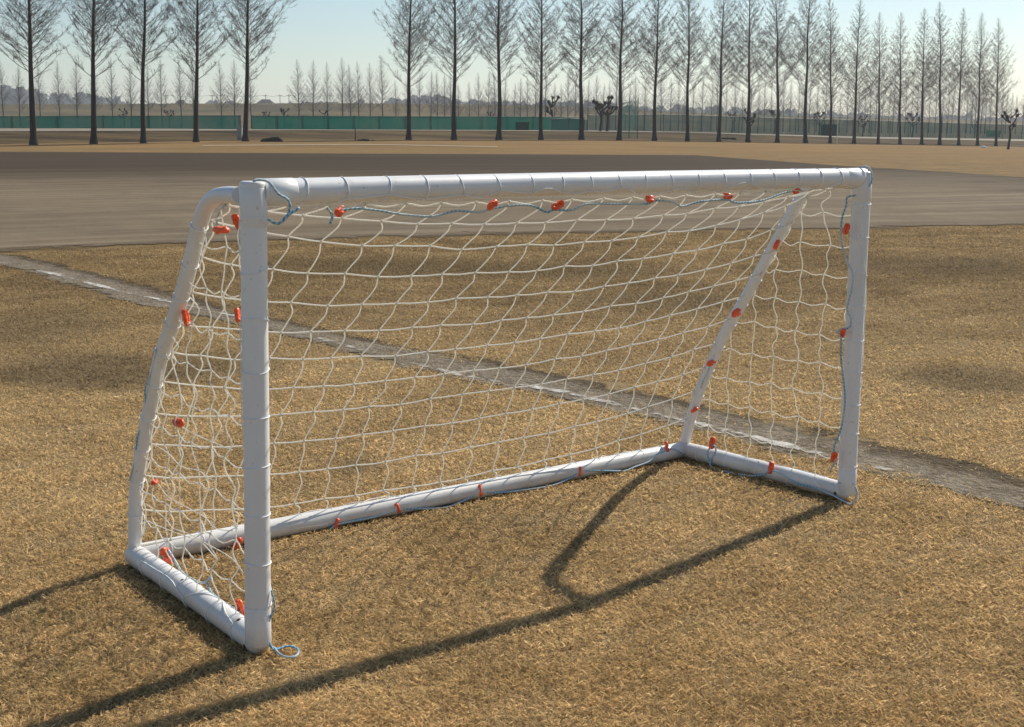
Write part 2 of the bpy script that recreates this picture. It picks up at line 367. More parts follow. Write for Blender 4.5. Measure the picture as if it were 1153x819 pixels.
# strips that lie on the ground: near border and far border as lines of ground points
def border(px, step=.25, z=0.0):
    P = [ground(u, v, 0) for u, v in px]
    return np.array([(p.x, p.y) for p in P])
def resample(P, n, lo=None, hi=None):
    d = np.r_[0, np.cumsum(np.hypot(*np.diff(P, axis=0).T))]; t = np.linspace(0, d[-1], n)
    return np.stack([np.interp(t, d, P[:, 0]), np.interp(t, d, P[:, 1])], 1)
def smooth(P, k=9):
    Q = P.copy()
    for _ in range(k): Q[1:-1] = (Q[:-2]+2*Q[1:-1]+Q[2:])/4
    return Q
def strip_mesh(name, A, B, rows, z, m, extra=None, dz=None):
    n = len(A); t = np.linspace(0, 1, rows)[:, None, None]
    G = A[None]*(1-t)+B[None]*t
    Z = (terrain(G[..., 0], G[..., 1]) if dz else np.zeros(G.shape[:2]))+z
    V = np.concatenate([G, Z[..., None]], -1).reshape(-1, 3); idx = np.arange(n*rows).reshape(rows, n)
    Fc = np.stack([idx[:-1, :-1], idx[:-1, 1:], idx[1:, 1:], idx[1:, :-1]], -1).reshape(-1, 4)
    me = fast_mesh(name, V, Fc)
    along = np.r_[0, np.cumsum(np.hypot(*np.diff(A, axis=0).T))]
    W = np.hypot(*(B-A).T)
    UVv = np.stack([np.broadcast_to(along[None], (rows, n)), np.broadcast_to(t[..., 0], (rows, n))], -1).reshape(-1, 2)
    if extra: 
        UVv = extra(me, G, t[..., 0], W, UVv)
    l = me.uv_layers.new(name='UVMap'); li = np.empty(len(me.loops), np.int32); me.loops.foreach_get('vertex_index', li)
    l.data.foreach_set('uv', UVv[li].astype(np.float32).ravel())
    return finish(name, me, m)

tn = border([(0, 287.5), (200, 277.5), (400, 271), (600, 266), (800, 262.5), (985, 259.5), (1153, 255.5)])
tn = np.vstack([tn[0]+(tn[0]-tn[1])*12, tn, tn[-1]+(tn[-1]-tn[-2])*8])
tf = border([(0, 170), (165, 169), (270, 167), (400, 166.5), (560, 168.5), (660, 171), (760, 173.5), (850, 180), (945, 187), (1050, 193), (1153, 200.5)])
tf = np.vstack([tf[0]+np.array([-60, 0]), tf, tf[-1]+(tf[-1]-tf[-2])*4])
TN = smooth(resample(tn, 160), 6); TFp = resample(tf, 160)
TFp = smooth(TFp, 4); TFp[:, 1] = np.minimum(TFp[:, 1], 65.8)
def track_extra(me, G, t, W, UVv):
    d = t*W[None]; fattr(me, 'edge', d)
    u = CX+F*(G[..., 0]/G[..., 1])/1.045
    vb = np.interp(u, [-100, 0, 600, 800, 945, 1000, 1153], [192, 192, 192, 190, 189, 190, 199])
    v = CY-F*np.tan(np.arctan2(-CAMH, G[..., 1])+PITCH)+(u-CX)*-ROLL
    fattr(me, 'dark', np.clip(.5-(v-vb-8)/55, 0, 1))
    return np.stack([UVv[:, 0], d.reshape(-1)], 1)
trk = strip_mesh('dirt_track', TN, TFp, 90, .010, m_track, track_extra); tag(trk, kind='structure')

bt = border([(-60, 280), (0, 285), (31, 288.5), (69, 297), (139, 314), (194, 327), (300, 356), (368, 370), (471, 393), (560, 406), (628, 420), (698, 435), (763, 449), (965, 489), (1022, 503), (1153, 535)])
bb = border([(-60, 290), (0, 301), (52, 315), (97, 330), (139, 340), (187, 350), (300, 376), (344, 386), (437, 413), (522, 431), (598, 446), (672, 462), (745, 483), (965, 534), (1079, 561), (1153, 573)])
ln = border([(-60, 285), (0, 297), (54, 308), (104, 321), (139, 330), (191, 341), (300, 366), (344, 378), (397, 393), (447, 406), (519, 425), (634, 443), (716, 463), (763, 474), (965, 523), (1051, 545), (1153, 565)])
def ext(P, a=6, b=8): return np.vstack([P[0]+(P[0]-P[2])*a*.2, P, P[-1]+(P[-1]-P[-2])*b])
bt, bb, ln = ext(bt), ext(bb), ext(ln)
BT, BB = smooth(resample(bt, 240), 3), smooth(resample(bb, 240), 3); LN = smooth(resample(ln, 240), 2)
tag(strip_mesh('bare_soil_strip', BB, BT, 9, .006, m_bare), kind='structure')
nrm = np.gradient(LN, axis=0); nrm = np.stack([-nrm[:, 1], nrm[:, 0]], 1)/np.hypot(*nrm.T)[:, None]
tag(strip_mesh('white_chalk_line', LN-nrm*.055, LN+nrm*.055, 5, .011, m_chalk), kind='structure')

def by_u(us, D, dv=0):      # ground positions at forward distance D(u) along directions u
    return np.array([((u-CX)*1.045/F*D(u), D(u)) for u in us])
us = np.linspace(-500, 1650, 200)
A = by_u(us, lambda u: float(Dtree(np.clip(u, -200, 1350)))+18); B = by_u(us, lambda u: float(Dtree(np.clip(u, -200, 1350)))+28)
tag(strip_mesh('path', A, B, 5, .05, m_path, dz=True), kind='structure')
us = np.linspace(225, 560, 60)
A = np.array([(p.x, p.y+.4) for p in (ground(u, v) for u, v in zip(us, np.interp(us, [225, 400, 560], [166.8, 166.2, 168])))])
tag(strip_mesh('pale_track_edging', A, A+np.array([0, .8]), 3, .05, m_line, dz=True), kind='structure')

# ------------------------------------------------------------------ grass blades near the viewer
def inside_band(x, y):
    # signed position across the worn strip: 0..1 inside
    i = np.searchsorted(np.sort(BB[:, 0]), x); 
    yb = np.interp(x, *BB[np.argsort(BB[:, 0])].T); yt = np.interp(x, *BT[np.argsort(BT[:, 0])].T)
    return (y-yb)/np.maximum(yt-yb, 1e-3)
def fbm(x, y, s, seed):
    r = np.random.default_rng(seed); out = 0; amp = 1; tot = 0
    for o in range(4):
        for _ in range(3):
            a = r.uniform(0, 2*np.pi); f = s*2**o*r.uniform(.7, 1.4)
            out = out+amp*np.sin(f*(x*np.cos(a)+y*np.sin(a))+r.uniform(0, 6.3)+1.5*np.sin(f*.6*(x*np.sin(a)-y*np.cos(a)))); tot += amp
        amp *= .6
    return out/tot
NB = 1500000
v = rng.uniform(0, 1, NB); Ynear, Yfar = 2.25, 19.
yb = 1/(1/Ynear*(1-v)+1/Yfar*v)                       # ~1/y^2 density: even coverage in the view
yb = np.where(rng.random(NB) < .38, rng.uniform(Ynear, Yfar, NB), yb)
xb = yb*rng.uniform(-.47, .47, NB)+rng.uniform(-.15, .15, NB)
band = inside_band(xb, yb); ns = fbm(xb, yb, 4., 3)
cen = 1-np.abs(band*2-1); keep = ~((cen+ns*.75 > .20) & (band > -.3) & (band < 1.3) & (rng.random(NB) > .06))
te = np.interp(xb, *TN[np.argsort(TN[:, 0])].T); keep &= (yb+ns*.35 < te+.1)
clump = fbm(xb, yb, 14., 5); keep &= rng.random(NB) < (.78+.5*clump)
xb, yb = xb[keep], yb[keep]; clump = clump[keep]; nb = len(xb); print('blades', nb)
L = rng.uniform(.008, .026, nb)*(1+.35*clump); wd = (.0003+.00042*yb)*rng.uniform(.6, 1.4, nb)
az = rng.uniform(0, 2*np.pi, nb); lean = np.radians(rng.uniform(38, 89, nb)); tw = rng.uniform(0, 2*np.pi, nb)
dirv = np.stack([np.sin(lean)*np.cos(az), np.sin(lean)*np.sin(az), np.cos(lean)], 1)
side = np.stack([np.cos(tw), np.sin(tw), rng.uniform(-.5, .5, nb)], 1); side -= dirv*(side*dirv).sum(1)[:, None]; side /= np.linalg.norm(side, axis=1)[:, None]+1e-9
base = np.stack([xb, yb, rng.uniform(0, .008, nb)], 1)
V = np.empty((nb, 4, 3)); V[:, 0] = base-side*wd[:, None]*.7; V[:, 1] = base+side*wd[:, None]*.7
mid = base+dirv*(L*.6)[:, None]; V[:, 2] = mid+side*wd[:, None]*.6
V[:, 3] = base+dirv*L[:, None]-np.array([0, 0, 1])*(L*.12)[:, None]
V[:, :, 2] = np.maximum(V[:, :, 2], .002)
i0 = np.arange(nb)*4; Fc = np.concatenate([np.stack([i0, i0+1, i0+2], 1), np.stack([i0, i0+2, i0+3], 1)])
me = fast_mesh('grass', V.reshape(-1, 3), Fc); fattr(me, 'tint', np.repeat(np.clip(rng.beta(1.6, 1.9, nb)+.24*fbm(xb, yb, 42., 9)+.08*fbm(xb, yb, 6., 10)+(rng.random(nb) < .006)*.8, 0, 1), 4))
tag(finish('grass', me, m_blade), 'short dry straw coloured turf around the goal', 'grass', kind='stuff')

# ------------------------------------------------------------------ the goal
V3 = Vector
FLb, FRb = V3((-.6600, 3.3135, .036)), V3((1.2447, 4.8025, .036)); BLb, BRb = V3((-1.1813, 4.0242, .036)), V3((.7229, 5.4543, .036))
FLt, FRt = V3((-.6408, 3.3173, 1.2034)), V3((1.2449, 4.8022, 1.194))
Rt = .033
goal = thing('soccer_goal', ((FLb+FRb)/2*1).to_3d(), 'white plastic tube mini soccer goal with knotted net, blue rope and orange clips', 'soccer goal')
goal.location = V3((FLb.x, FLb.y, 0))
def part(mb, name, m, parent=goal, smooth=True):
    o = mb.build(name, m, None, smooth); o.parent = parent
    o.matrix_parent_inverse = Matrix.Translation(-goal.location)  if parent is goal else Matrix.Identity(4)
    if parent is not goal:
        o.matrix_parent_inverse = parent.matrix_world.inverted() if False else Matrix.Identity(4)
    return o
def autosmooth(o, ang=40):
    me = o.data
    bm = bmesh.new(); bm.from_mesh(me)
    for e in bm.edges:
        e.smooth = not (len(e.link_faces) == 2 and e.calc_face_angle(0) > R(ang))
    bm.to_mesh(me); bm.free()
def pipe(pts, r=Rt, n=28, bev=True):
    """closed tube with softly rounded ends"""
    mb = MB(); pts = [V3(p) for p in pts]; rr = [r]*len(pts)
    if bev:
        d0 = (pts[0]-pts[1]).normalized(); d1 = (pts[-1]-pts[-2]).normalized()
        P = [pts[0]+d0*r*q for q in (.30, .27, .18)]+pts+[pts[-1]+d1*r*q for q in (.18, .27, .30)]
        rr = [r*.75, r*.88, r*.97]+rr+[r*.97, r*.88, r*.75]; pts = P
    mb.tube(pts, rr, n); return mb
def bent(a, b, off, n=10):    # a long plastic tube that sags a little
    return [a.lerp(b, i/n)+V3(off)*math.sin(math.pi*i/n) for i in range(n+1)]
AX = (FRb-FLb).normalized(); UP = V3((0, 0, 1))
BXL = (BLb-FLb); BXL.z = 0; BXL.normalize(); BXR = (BRb-FRb); BXR.z = 0; BXR.normalize()
pl = pipe(bent(FLb+UP*.0, FLt+UP*.018, (.001, 0, 0))); post_l = part(pl, 'goal_post', m_pvc); autosmooth(post_l)
pr = pipe(bent(FRb, FRt+UP*.012, (-.001, 0, 0))); post_r = part(pr, 'goal_post', m_pvc); autosmooth(post_r)
cb = pipe(bent(FLt+AX*.02, FRt, (0, 0, .003)), bev=False); crossb = part(cb, 'crossbar', m_pvc); autosmooth(crossb)
sbl = pipe(bent(FLb, BLb, (.0, 0, .002)), Rt*1.0); sbar_l = part(sbl, 'side_bar', m_pvc); autosmooth(sbar_l)
sbr = pipe(bent(FRb+BXR*.01, BRb, (0, 0, .003)), Rt*1.0); sbar_r = part(sbr, 'side_bar', m_pvc); autosmooth(sbar_r)
bbr = pipe(bent(BLb, BRb, (.004, -.008, .0)), Rt*1.0); bbar = part(bbr, 'back_bar', m_pvc); autosmooth(bbar)
# sleeves of the corner elbows
def sleeve(a, d, l0, l1, parent):
    mb = MB(); mb.tube([a+d*l0, a+d*(l0+.002), a+d*(l1-.002), a+d*l1], [Rt*1.0, Rt*1.035, Rt*1.035, Rt*1.0], 28); o = part(mb, 'elbow_sleeve', m_pvc, parent); autosmooth(o)
sleeve(FLt, -UP, -.012, .085, post_l); sleeve(FLb, UP, .0, .10, post_l); sleeve(FRt, -UP, -.008, .085, post_r); sleeve(FRb, UP, 0, .09, post_r)
sleeve(FLt, AX, .03, .11, crossb); sleeve(FRt, -AX, .02, .11, crossb)
STAY = [(.855, .055), (.835, .17), (.808, .29), (.70, .50), (.585, .697), (.505, .79), (.415, .90), (.345, 1.0), (.298, 1.072), (.268, 1.118), (.228, 1.158), (.172, 1.184), (.10, 1.193), (.03, 1.195)]
STAYR = [(.855, .05), (.815, .19), (.758, .332), (.648, .545), (.5226, .7326), (.4167, .90), (.345, 1.01), (.300, 1.078), (.264, 1.125), (.225, 1.160), (.172, 1.182), (.10, 1.19), (.03, 1.19)]
def stay_pts(F_, Bx, Dp, k=4, STAY=STAY): return spline([V3((F_.x, F_.y, 0))+Bx*(d/.855*Dp)+UP*z for d, z in STAY], k)
SL = stay_pts(FLb, BXL, (BLb-FLb).length); SR = stay_pts(FRb, BXR, (BRb-FRb).length, STAY=STAYR)
for S in (SL, SR):
    mb = MB(); rad = [.0215 if i < len(S)-18 else .0215 for i in range(len(S))]; mb.tube(S, rad, 20); o = part(mb, 'back_stay', m_pvc); autosmooth(o)
    if S is SL: stay_l = o
    else: stay_r = o

# profile curves of the net
def arclen(P):
    d = [0]
    for a, b in zip(P, P[1:]): d.append(d[-1]+(b-a).length)
    return d
def sample(P, t):
    d = arclen(P); x = t*d[-1]
    for i in range(len(P)-1):
        if d[i+1] >= x: return P[i].lerp(P[i+1], (x-d[i])/max(d[i+1]-d[i], 1e-9))
    return P[-1].copy()
NR, NC = 12, 20
def floor_pt(p): return V3((p.x, p.y, 0))
MIDP = [(.012, 1.165), (.10, 1.105), (.20, 1.035), (.29, .945), (.375, .850), (.47, .745), (.555, .640), (.64, .53), (.73, .40), (.785, .275), (.825, .16), (.85, .065)]
STP = [(.0, 1.17), (.10, 1.17), (.18, 1.155), (.24, 1.115), (.28, 1.06), (.33, .985), (.40, .88), (.49, .77), (.57, .675), (.69, .475), (.79, .285), (.84, .07)]
def net_pt(s, t, jit=0):
    o = floor_pt(FLb).lerp(floor_pt(FRb), s); q = floor_pt(BLb).lerp(floor_pt(BRb), s); dv = q-o; e = dv.normalized(); Dp = dv.length
    w = (1-abs(2*s-1)**2.6)
    mid = spline([V3((d, z, 0)) for d, z in MIDP], 3); st = spline([V3((d, z, 0)) for d, z in STP], 3)
    m_ = sample(mid, t).lerp(sample(st, t), 1-w)
    return o+e*(m_.x/.855*Dp)+UP*(m_.y*(1+.0)-(.006*s))
NODES = {}
for i in range(NC+1):
    for j in range(NR+1):
        s = i/NC; t = j/NR
        tm = 0.012 if j == 0 else (.106+(j-1)*.0868 if j < NR else 1.0); wm = 1-abs(2*s-1)**2.6
        p = net_pt(min(max(s, .006), .994), t+(tm-t)*wm)-AX*(.055*min(1, t*2.2)*wm*(1 if j < NR else .6))
        jz = random.gauss(0, .0022) if 0 < j < NR else 0; ja = random.gauss(0, .006) if 0 < i < NC else 0
        NODES[i, j] = p+UP*jz+AX*(ja)
def cord(mb, pts, r, k=4, n=5): mb.tube(spline(pts, k), r, n)
def knot(mb, p, r): mb.ball(p, r, 6, 4, jit=.15)
nb_ = MB()
for j in range(0, NR+1):      # taut rows
    pts = []
    for i in range(NC+1):
        pts.append(NODES[i, j])
        if i < NC: pts.append(NODES[i, j].lerp(NODES[i+1, j], .5)-UP*(abs(random.gauss(.0012, .0008)) if j else .008))
    cord(nb_, pts, .0024, 3)
for i in range(0, NC+1):      # slack columns that weave a little at each knot
    pts = []
    sgn = 1 if i % 2 else -1
    for j in range(NR+1):
        pts.append(NODES[i, j])
        if j < NR:
            a = NODES[i, j].lerp(NODES[i, j+1], .33); b = NODES[i, j].lerp(NODES[i, j+1], .67)
            q = random.gauss(.013, .004); dn = random.uniform(0, .006)
            pts.append(a+AX*q-UP*dn*.4); pts.append(b+AX*q*.35-UP*dn)
    cord(nb_, pts, .0021, 3)
for p in NODES.values(): knot(nb_, p, .0050)
# side nets: knots on a grid from the front post to the stay, hung from the stay
def side_net(F_, Bx, Dp, S, amp, side):
    fl = floor_pt(F_); cell = .112
    def stay_z(d):      # height of the stay's line above the depth d (fraction of full)
        return float(np.interp(d/Dp*.855, [0, .2, .235, .27, .30, .345, .415, .505, .585, .70, .808, .84, .9], [1.165, 1.150, 1.125, 1.085, 1.04, .975, .875, .765, .675, .475, .26, .07, .03]))
    def stay_d(z):
        zs = [.03, .07, .26, .475, .675, .765, .875, .975, 1.04, 1.085, 1.125, 1.15, 1.17]; ds = [.835, .83, .808, .70, .585, .505, .415, .345, .30, .27, .235, .2, .05]
        return float(np.interp(z, zs, ds))*Dp/.855
    G = {}
    ncol = 7
    for i in range(ncol+1):
        for j in range(0, 11):
            d = .035+i*cell; z = .05+j*cell
            jit = amp*(0 if i == 0 else 1)
            swing = math.sin(j*1.3+i)*amp*.6
            G[i, j] = (d+random.gauss(0, jit)+swing*.5, z+random.gauss(0, jit*.6), random.gauss(0, jit)+swing)
    def P(q): return fl+Bx*q[0]+UP*q[1]+AX*(q[2]*side)
    for j in range(0, 11):
        z0 = .05+j*cell; dmax = stay_d(z0); pts = []; 
        row = [G[i, j] for i in range(ncol+1) if G[i, j][0] < dmax-.03]
        row.append((dmax, z0+random.gauss(0, amp*.5), 0))
        for a, b in zip(row, row[1:]):
            pts.append(P(a)); sg = .008+abs(random.gauss(0, amp*.7))
            pts.append(P(((a[0]+b[0])/2, (a[1]+b[1])/2-sg, (a[2]+b[2])/2)))
            knot(nb_, P(a), .0036)
        pts.append(P(row[-1]))
        if len(pts) > 2: cord(nb_, pts, .0019, 3)
    for i in range(0, ncol+1):
        d = .035+i*cell
        zt = min(stay_z(d), 1.165); pts = []
        col = [G[i, j] for j in range(0, 11) if G[i, j][1] < zt-.03 and G[i, j][0] < stay_d(.05+j*cell)-.03]
        if not col: continue
        col.append((min(d, col[-1][0]+.03), zt, 0))
        pts.append(P((col[0][0]+random.gauss(0, .01), .04, 0)))
        for a, b in zip(col, col[1:]):
            pts.append(P(a)); q = random.gauss(.010, amp)*random.choice((1, 1, -1))
            pts.append(P((a[0]*.67+b[0]*.33-q, a[1]*.67+b[1]*.33, a[2]*.67+b[2]*.33+q*.5))); pts.append(P((a[0]*.33+b[0]*.67+q*.6, a[1]*.33+b[1]*.67, a[2]*.33+b[2]*.67)))
        pts.append(P(col[-1])); cord(nb_, pts, .0019, 3)
side_net(FLb, BXL, (BLb-FLb).length, SL, .0075, 1)
side_net(FRb, BXR, (BRb-FRb).length, SR, .006, -1)
# loose strands in the tangled left side
NL = BXL.cross(UP)
def splane(pts, off=0.0): return [on_plane(u, v, FLb+NL*off, NL) for u, v in pts]
for strand in ([(201, 477), (215, 487), (240, 498), (262, 507)], [(176, 502), (190, 511), (204, 525), (224, 530), (232, 537), (241, 541)],
               [(178, 545), (190, 560), (212, 572), (230, 582), (243, 595), (262, 598)], [(164, 567), (185, 583), (195, 595), (210, 600), (232, 612), (260, 628), (274, 645)],
               [(162, 585), (190, 597), (215, 606), (228, 612), (245, 631)]):
    if len(strand) > 2: cord(nb_, splane(strand, .01), .0016, 4)
net = part(nb_, 'net', m_cord)

# lashing cord round the tubes
def lashing(P0, P1, r, spacing, seed, s0=.03, link=.8, bar=None):
    rnd = random.Random(seed); mb = MB(); L_ = (P1-P0).length; d = (P1-P0).normalized()
    a = d.cross(UP); a = a.normalized() if a.length > .1 else V3((1, 0, 0)); b = d.cross(a)
    x = s0; pts = []; q0 = rnd.uniform(3.4, 5.2) if bar else rnd.uniform(0, 6.28); r_ = r+.0018
    C_ = lambda x_, q, rr: P0+d*x_+a*math.cos(q)*rr+b*math.sin(q)*rr
    while x < L_-.03:
        tilt = rnd.uniform(-.010, .010)
        pts += [C_(x+tilt*math.sin(q-q0)+.003*(q-q0)/6.28, q, r_) for q in [q0+2*math.pi*k/24 for k in range(25)]]
        nx_ = x+spacing*rnd.uniform(.93, 1.07)
        if nx_ < L_-.03:
            q1 = rnd.uniform(*bar) if bar else q0+rnd.gauss(0, .9); w_ = rnd.gauss(0, .35)
            for k in range(1, 9):
                f = k/9; pts.append(C_(x+.003+(nx_-x-.003)*f, q0+(q1-q0)*f+w_*math.sin(f*math.pi), r_+.0015*math.sin(f*math.pi)))
            q0 = q1
        x = nx_
    mb.tube(pts, .0014, 5)
    return part(mb, 'lashing_cord', m_cordw)
lashing(FLt, FRt, Rt, .118, 1, .13, .75, (.2, 1.9))
lashing(FLb, FLt, Rt*1.0, .125, 2, .1, .5); lashing(FRb, FRt, Rt, .118, 3, .1, .7)
lashing(BLb, BRb, Rt, .118, 4, .1, .7); lashing(FLb, BLb, Rt, .16, 5, .1, .5); lashing(FRb, BRb, Rt, .16, 6, .1, .4)
mb = MB()
for S, sd in ((SL, 5), (SR, 6)):
    rnd = random.Random(sd); d = arclen(S); x = .12
    pts = []
    while x < d[-1]-.2:
        p = sample(S, x/d[-1]); q = sample(S, (x+.01)/d[-1]); t = (q-p).normalized(); a = t.cross(AX).normalized(); b = t.cross(a)
        pts += [p+t*(.003*z/6.28)+a*math.cos(z)*.0232+b*math.sin(z)*.0232 for z in [2*math.pi*k/18 for k in range(19)]]
        nx_ = x+.118*rnd.uniform(.9, 1.1)
        for k in range(1, 6):
            pts.append(sample(S, (x+(nx_-x)*k/6)/d[-1])+a*.0238)
        x = nx_
    mb = MB(); mb.tube(pts, .0015, 5); part(mb, 'lashing_cord', m_cordw)

# blue and white ropes
def rope(pts, r=.0035, k=5):
    P = spline(pts, k); mb = MB(); n = 7; mb.tube(P, r, n)
    me = mb.mesh('rope'); l = me.uv_layers.new(name='UVMap'); d = arclen(P)
    for poly in me.polygons:
        for li in poly.loop_indices:
            vi = me.loops[li].vertex_index; l.data[li].uv = (d[min(vi//n, len(d)-1)], (vi % n)/n)
    o = finish('rope', me, m_rope, None, True); o.parent = goal; o.matrix_parent_inverse = Matrix.Translation(-goal.location); return o
def lined(px, a, b): return [on_line(u, v, a, b) for u, v in px]
bk = (BXL+BXR).normalized()
ta, tb = FLt-UP*.045+bk*.03, FRt-UP*.045+bk*.03
rope(lined([(371.6, 252), (374, 243), (368, 234)], ta, tb)); 
rope(lined([(378, 239), (386, 236.5), (405, 235), (430, 238), (455, 242), (487, 244), (512, 238), (540, 239), (556, 234.5), (583, 231), (600, 232), (615, 239), (624, 236.5), (643, 237), (658, 230.5), (677, 229.6), (706, 230), (727, 230), (739, 226), (758, 228), (768, 232.5), (787, 227.5), (817, 225), (830, 228.5), (858, 226), (884, 217), (903, 214)], ta, tb))
fa, fb = FLt-bk*.045, FRt-bk*.045
rope(lined([(285, 204), (292, 202.5), (303, 205.5), (313, 218), (325, 226), (326, 238), (319, 248.5), (311, 252), (302, 247)], fa, fb)); rope(lined([(319, 247), (328, 240), (337, 234)], fa, fb))
ra, rb = FRt-AX*.05+bk*.02, FRb-AX*.05+bk*.02
rope(lined([(968, 188.5), (976, 188), (981, 194), (981, 206), (973, 214), (964, 220)], FRt-bk*.036, FRb-bk*.036))
rope(lined([(964, 220), (954, 222.5), (953, 231), (948, 247), (947, 270), (953, 293), (960, 308), (959, 326), (954, 347), (958, 360), (956, 369), (943, 372.5), (947, 381), (947, 405), (951, 440), (951, 459), (947, 483), (939, 504), (941, 516), (935, 531)], ra-bk*.045, rb-bk*.045))
sa, sb = FRb-AX*.036, BRb-AX*.036
rope(lined([(962, 545), (954, 544.5), (943, 544)], FRb-bk*.04, FRb-bk*.04+UP))
rope(lined([(963, 548), (965, 556), (962, 565), (957, 568), (948, 563.5), (933, 555.5), (918.6, 550), (897, 544), (884.6, 536.5), (870, 530), (858, 535), (846, 536), (826, 533), (804, 528), (798, 518), (797, 508.6), (803, 501.5), (806, 508), (801, 517), (799, 525)], sa, sb))
ba, bb_ = BLb-bk*.036, BRb-bk*.036
rope(lined([(774, 512), (768, 510), (758, 506), (747, 508.5), (738, 512), (731.6, 519.5), (714.6, 526), (705, 530), (698, 530.6), (657, 530.6), (642.6, 538), (622, 546.7), (584, 552.6), (560, 555), (539.5, 555), (522, 564), (498, 572), (450.5, 574), (418, 583), (382, 590), (372, 596)], ba, bb_), .0036)
mb = MB(); cord(mb, lined([(303, 597), (320, 597), (340, 594), (369, 590.5)], ba, bb_), .0018); part(mb, 'lashing_cord', m_cordw)
la, lb = FLb+AX*.036+UP*.02, BLb+AX*.036+UP*.02
rope(lined([(190, 620), (198, 633), (205.5, 645.5), (217.7, 653), (230, 656.5), (237, 650), (239, 656)], la, lb)); rope(lined([(233.6, 657.7), (238, 667.5), (249.5, 677), (261.7, 684.6), (270, 690)], la, lb))
pa, pb = FLb-bk*.03+AX*.03, FLt-bk*.03+AX*.03
rope(lined([(305.6, 665), (309, 682), (304, 697), (301, 711.5), (303, 726), (313, 731)], pa, pb), .0026)
g0 = lambda u, v: ground(u, v, .022)
rope([on_line(303, 722, pa, pb), g0(307, 731), g0(313, 731), g0(320, 728.5), g0(328, 728), g0(336, 732), g0(333, 739), g0(322, 740), g0(314, 736), g0(309, 730)], .0032)
rope([sample(SL, t)+V3((-.6, -.75, .1)).normalized()*.024+AX*dx for t, dx in ((.16, -.004), (.22, .006), (.27, -.002), (.31, .010), (.36, .004), (.40, -.006), (.45, .004), (.5, 0))], .0024)
rope([on_line(256, 228, FLt+BXL*.1, FLt+BXL*.3), on_line(248, 238, FLt+BXL*.12, FLt+BXL*.3), on_line(245, 246, SL[-20], SL[-10]), on_line(243.6, 256, SL[-20], SL[-10])], .003)
rope([sample(SR, t)-AX*.019-bk*.016+AX*dx for t, dx in ((.19, 0), (.22, -.003), (.25, .003), (.28, 0))], .0024)

# orange clips: a little ring with a waist and two lobes
def clip(p, ax, sc=1.0, roll=0.0):
    mb = MB(); ax = ax.normalized(); o = ax.orthogonal().normalized(); o = (Matrix.Rotation(roll, 3, ax) @ o); q = ax.cross(o); r = .0115*sc
    pts = [p+ax*math.cos(t)*r*1.45+o*math.sin(t)*r*(.72+.25*math.cos(2*t)) for t in [2*math.pi*k/20 for k in range(21)]]
    mb.tube(pts, .0058*sc, 8, caps=False)
    mb.tube([p-o*r*.85, p-o*r*.2, p+o*r*.2, p+o*r*.85], [.0062*sc, .0045*sc, .0045*sc, .0062*sc], 8)
    mb.ball(p+ax*r*1.3+q*.004, .0068*sc, 8, 6); mb.ball(p-ax*r*1.3-q*.003, .0060*sc, 8, 6)
    o_ = mb.build('net_clip', m_clip, net, True); o_.matrix_parent_inverse = Matrix.Identity(4); return o_
rc = random.Random(11)
def toward_cam(p): return (C0-p).normalized()
def clips(px, a, b, sc=1.0, ax=None):
    for u, v in px:
        p = on_line(u, v, a, b); x = (ax or (b-a)).normalized()+V3((rc.gauss(0, .35), rc.gauss(0, .35), rc.gauss(0, .35))); clip(p, x, sc*rc.uniform(.9, 1.12), rc.uniform(0, 3))
clips([(383, 238), (554.5, 231), (628, 231.5), (732, 224), (819, 221), (897, 215)], ta, tb, 1.0)
clips([(953, 258), (949, 375), (939, 515)], ra-bk*.04, rb-bk*.04, .95)
clips([(802, 499), (868, 527)], sa, sb, 1.05, UP); clips([(751, 503), (653, 531), (541, 552), (447, 572), (379, 590)], ba, bb_, .95, UP)
clips([(267, 613)], ba, bb_, 1.3, UP); clips([(185, 621), (190, 630)], la, lb, 1.35); clips([(270, 685)], la, lb, 1.2, UP)
for (u, v), t in (((875, 275), .70), ((830, 352), .50), ((801, 409), .33), ((782, 462), .19)):
    S = SR; p0 = sample(S, t); q0_ = p0+toward_cam(p0)*.030; clips([(u, v)], q0_, q0_+(sample(S, t+.02)-p0), 1.35, AX)
clips([(174, 543), (201, 476), (209, 358), (249, 259)], FLb, FLt, 1) if False else None
for u, v, sc, x in ((174, 543, .9, BXL), (201, 476, 1.1, BXL), (209.5, 358, 1.1, UP), (249, 259, 1.35, BXL), (267, 250, 1.0, UP), (267.5, 355, .9, UP)):
    p = on_plane(u, v, FLb+NL*.005, NL); clip(p, x+V3((rc.gauss(0, .2), rc.gauss(0, .2), 0)), sc, rc.uniform(0, 3))

# rusty bolt heads
def bolt(p, d, parent, r=.006):
    mb = MB(); d = d.normalized(); mb.tube([p-d*.006, p+d*.001, p+d*.003], [r, r, r*.6], 10); o = mb.build('bolt', m_rust, parent, True); o.matrix_parent_inverse = Matrix.Identity(4)
def toward(p): return (C0-p).normalized()
def bolt_at(u, v, a, b, rad, parent, r=.006):
    c_ = on_line(u, v, a, b); 
    # the point on the tube's skin that faces the viewer along this direction
    e = (b-a).normalized(); ctr = a+e*((c_-a).dot(e)); off = c_-ctr; to = (C0-ctr); to -= e*to.dot(e); to.normalize()
    lat = off-to*off.dot(to); h = math.sqrt(max(rad*rad-lat.length_squared, 1e-8)); n_ = lat+to*h; bolt(ctr+n_, n_, parent, r)
bolt_at(277, 704, FLb, BLb, Rt, sbar_l); bolt_at(280, 731, FLb, BLb, Rt, sbar_l); bolt_at(213, 659, FLb, BLb, Rt, sbar_l, .0055)
bolt_at(190, 401, sample(SL, .42), sample(SL, .48), .0215, stay_l, .007); bolt_at(162, 551, sample(SL, .12), sample(SL, .16), .0215, stay_l, .006)
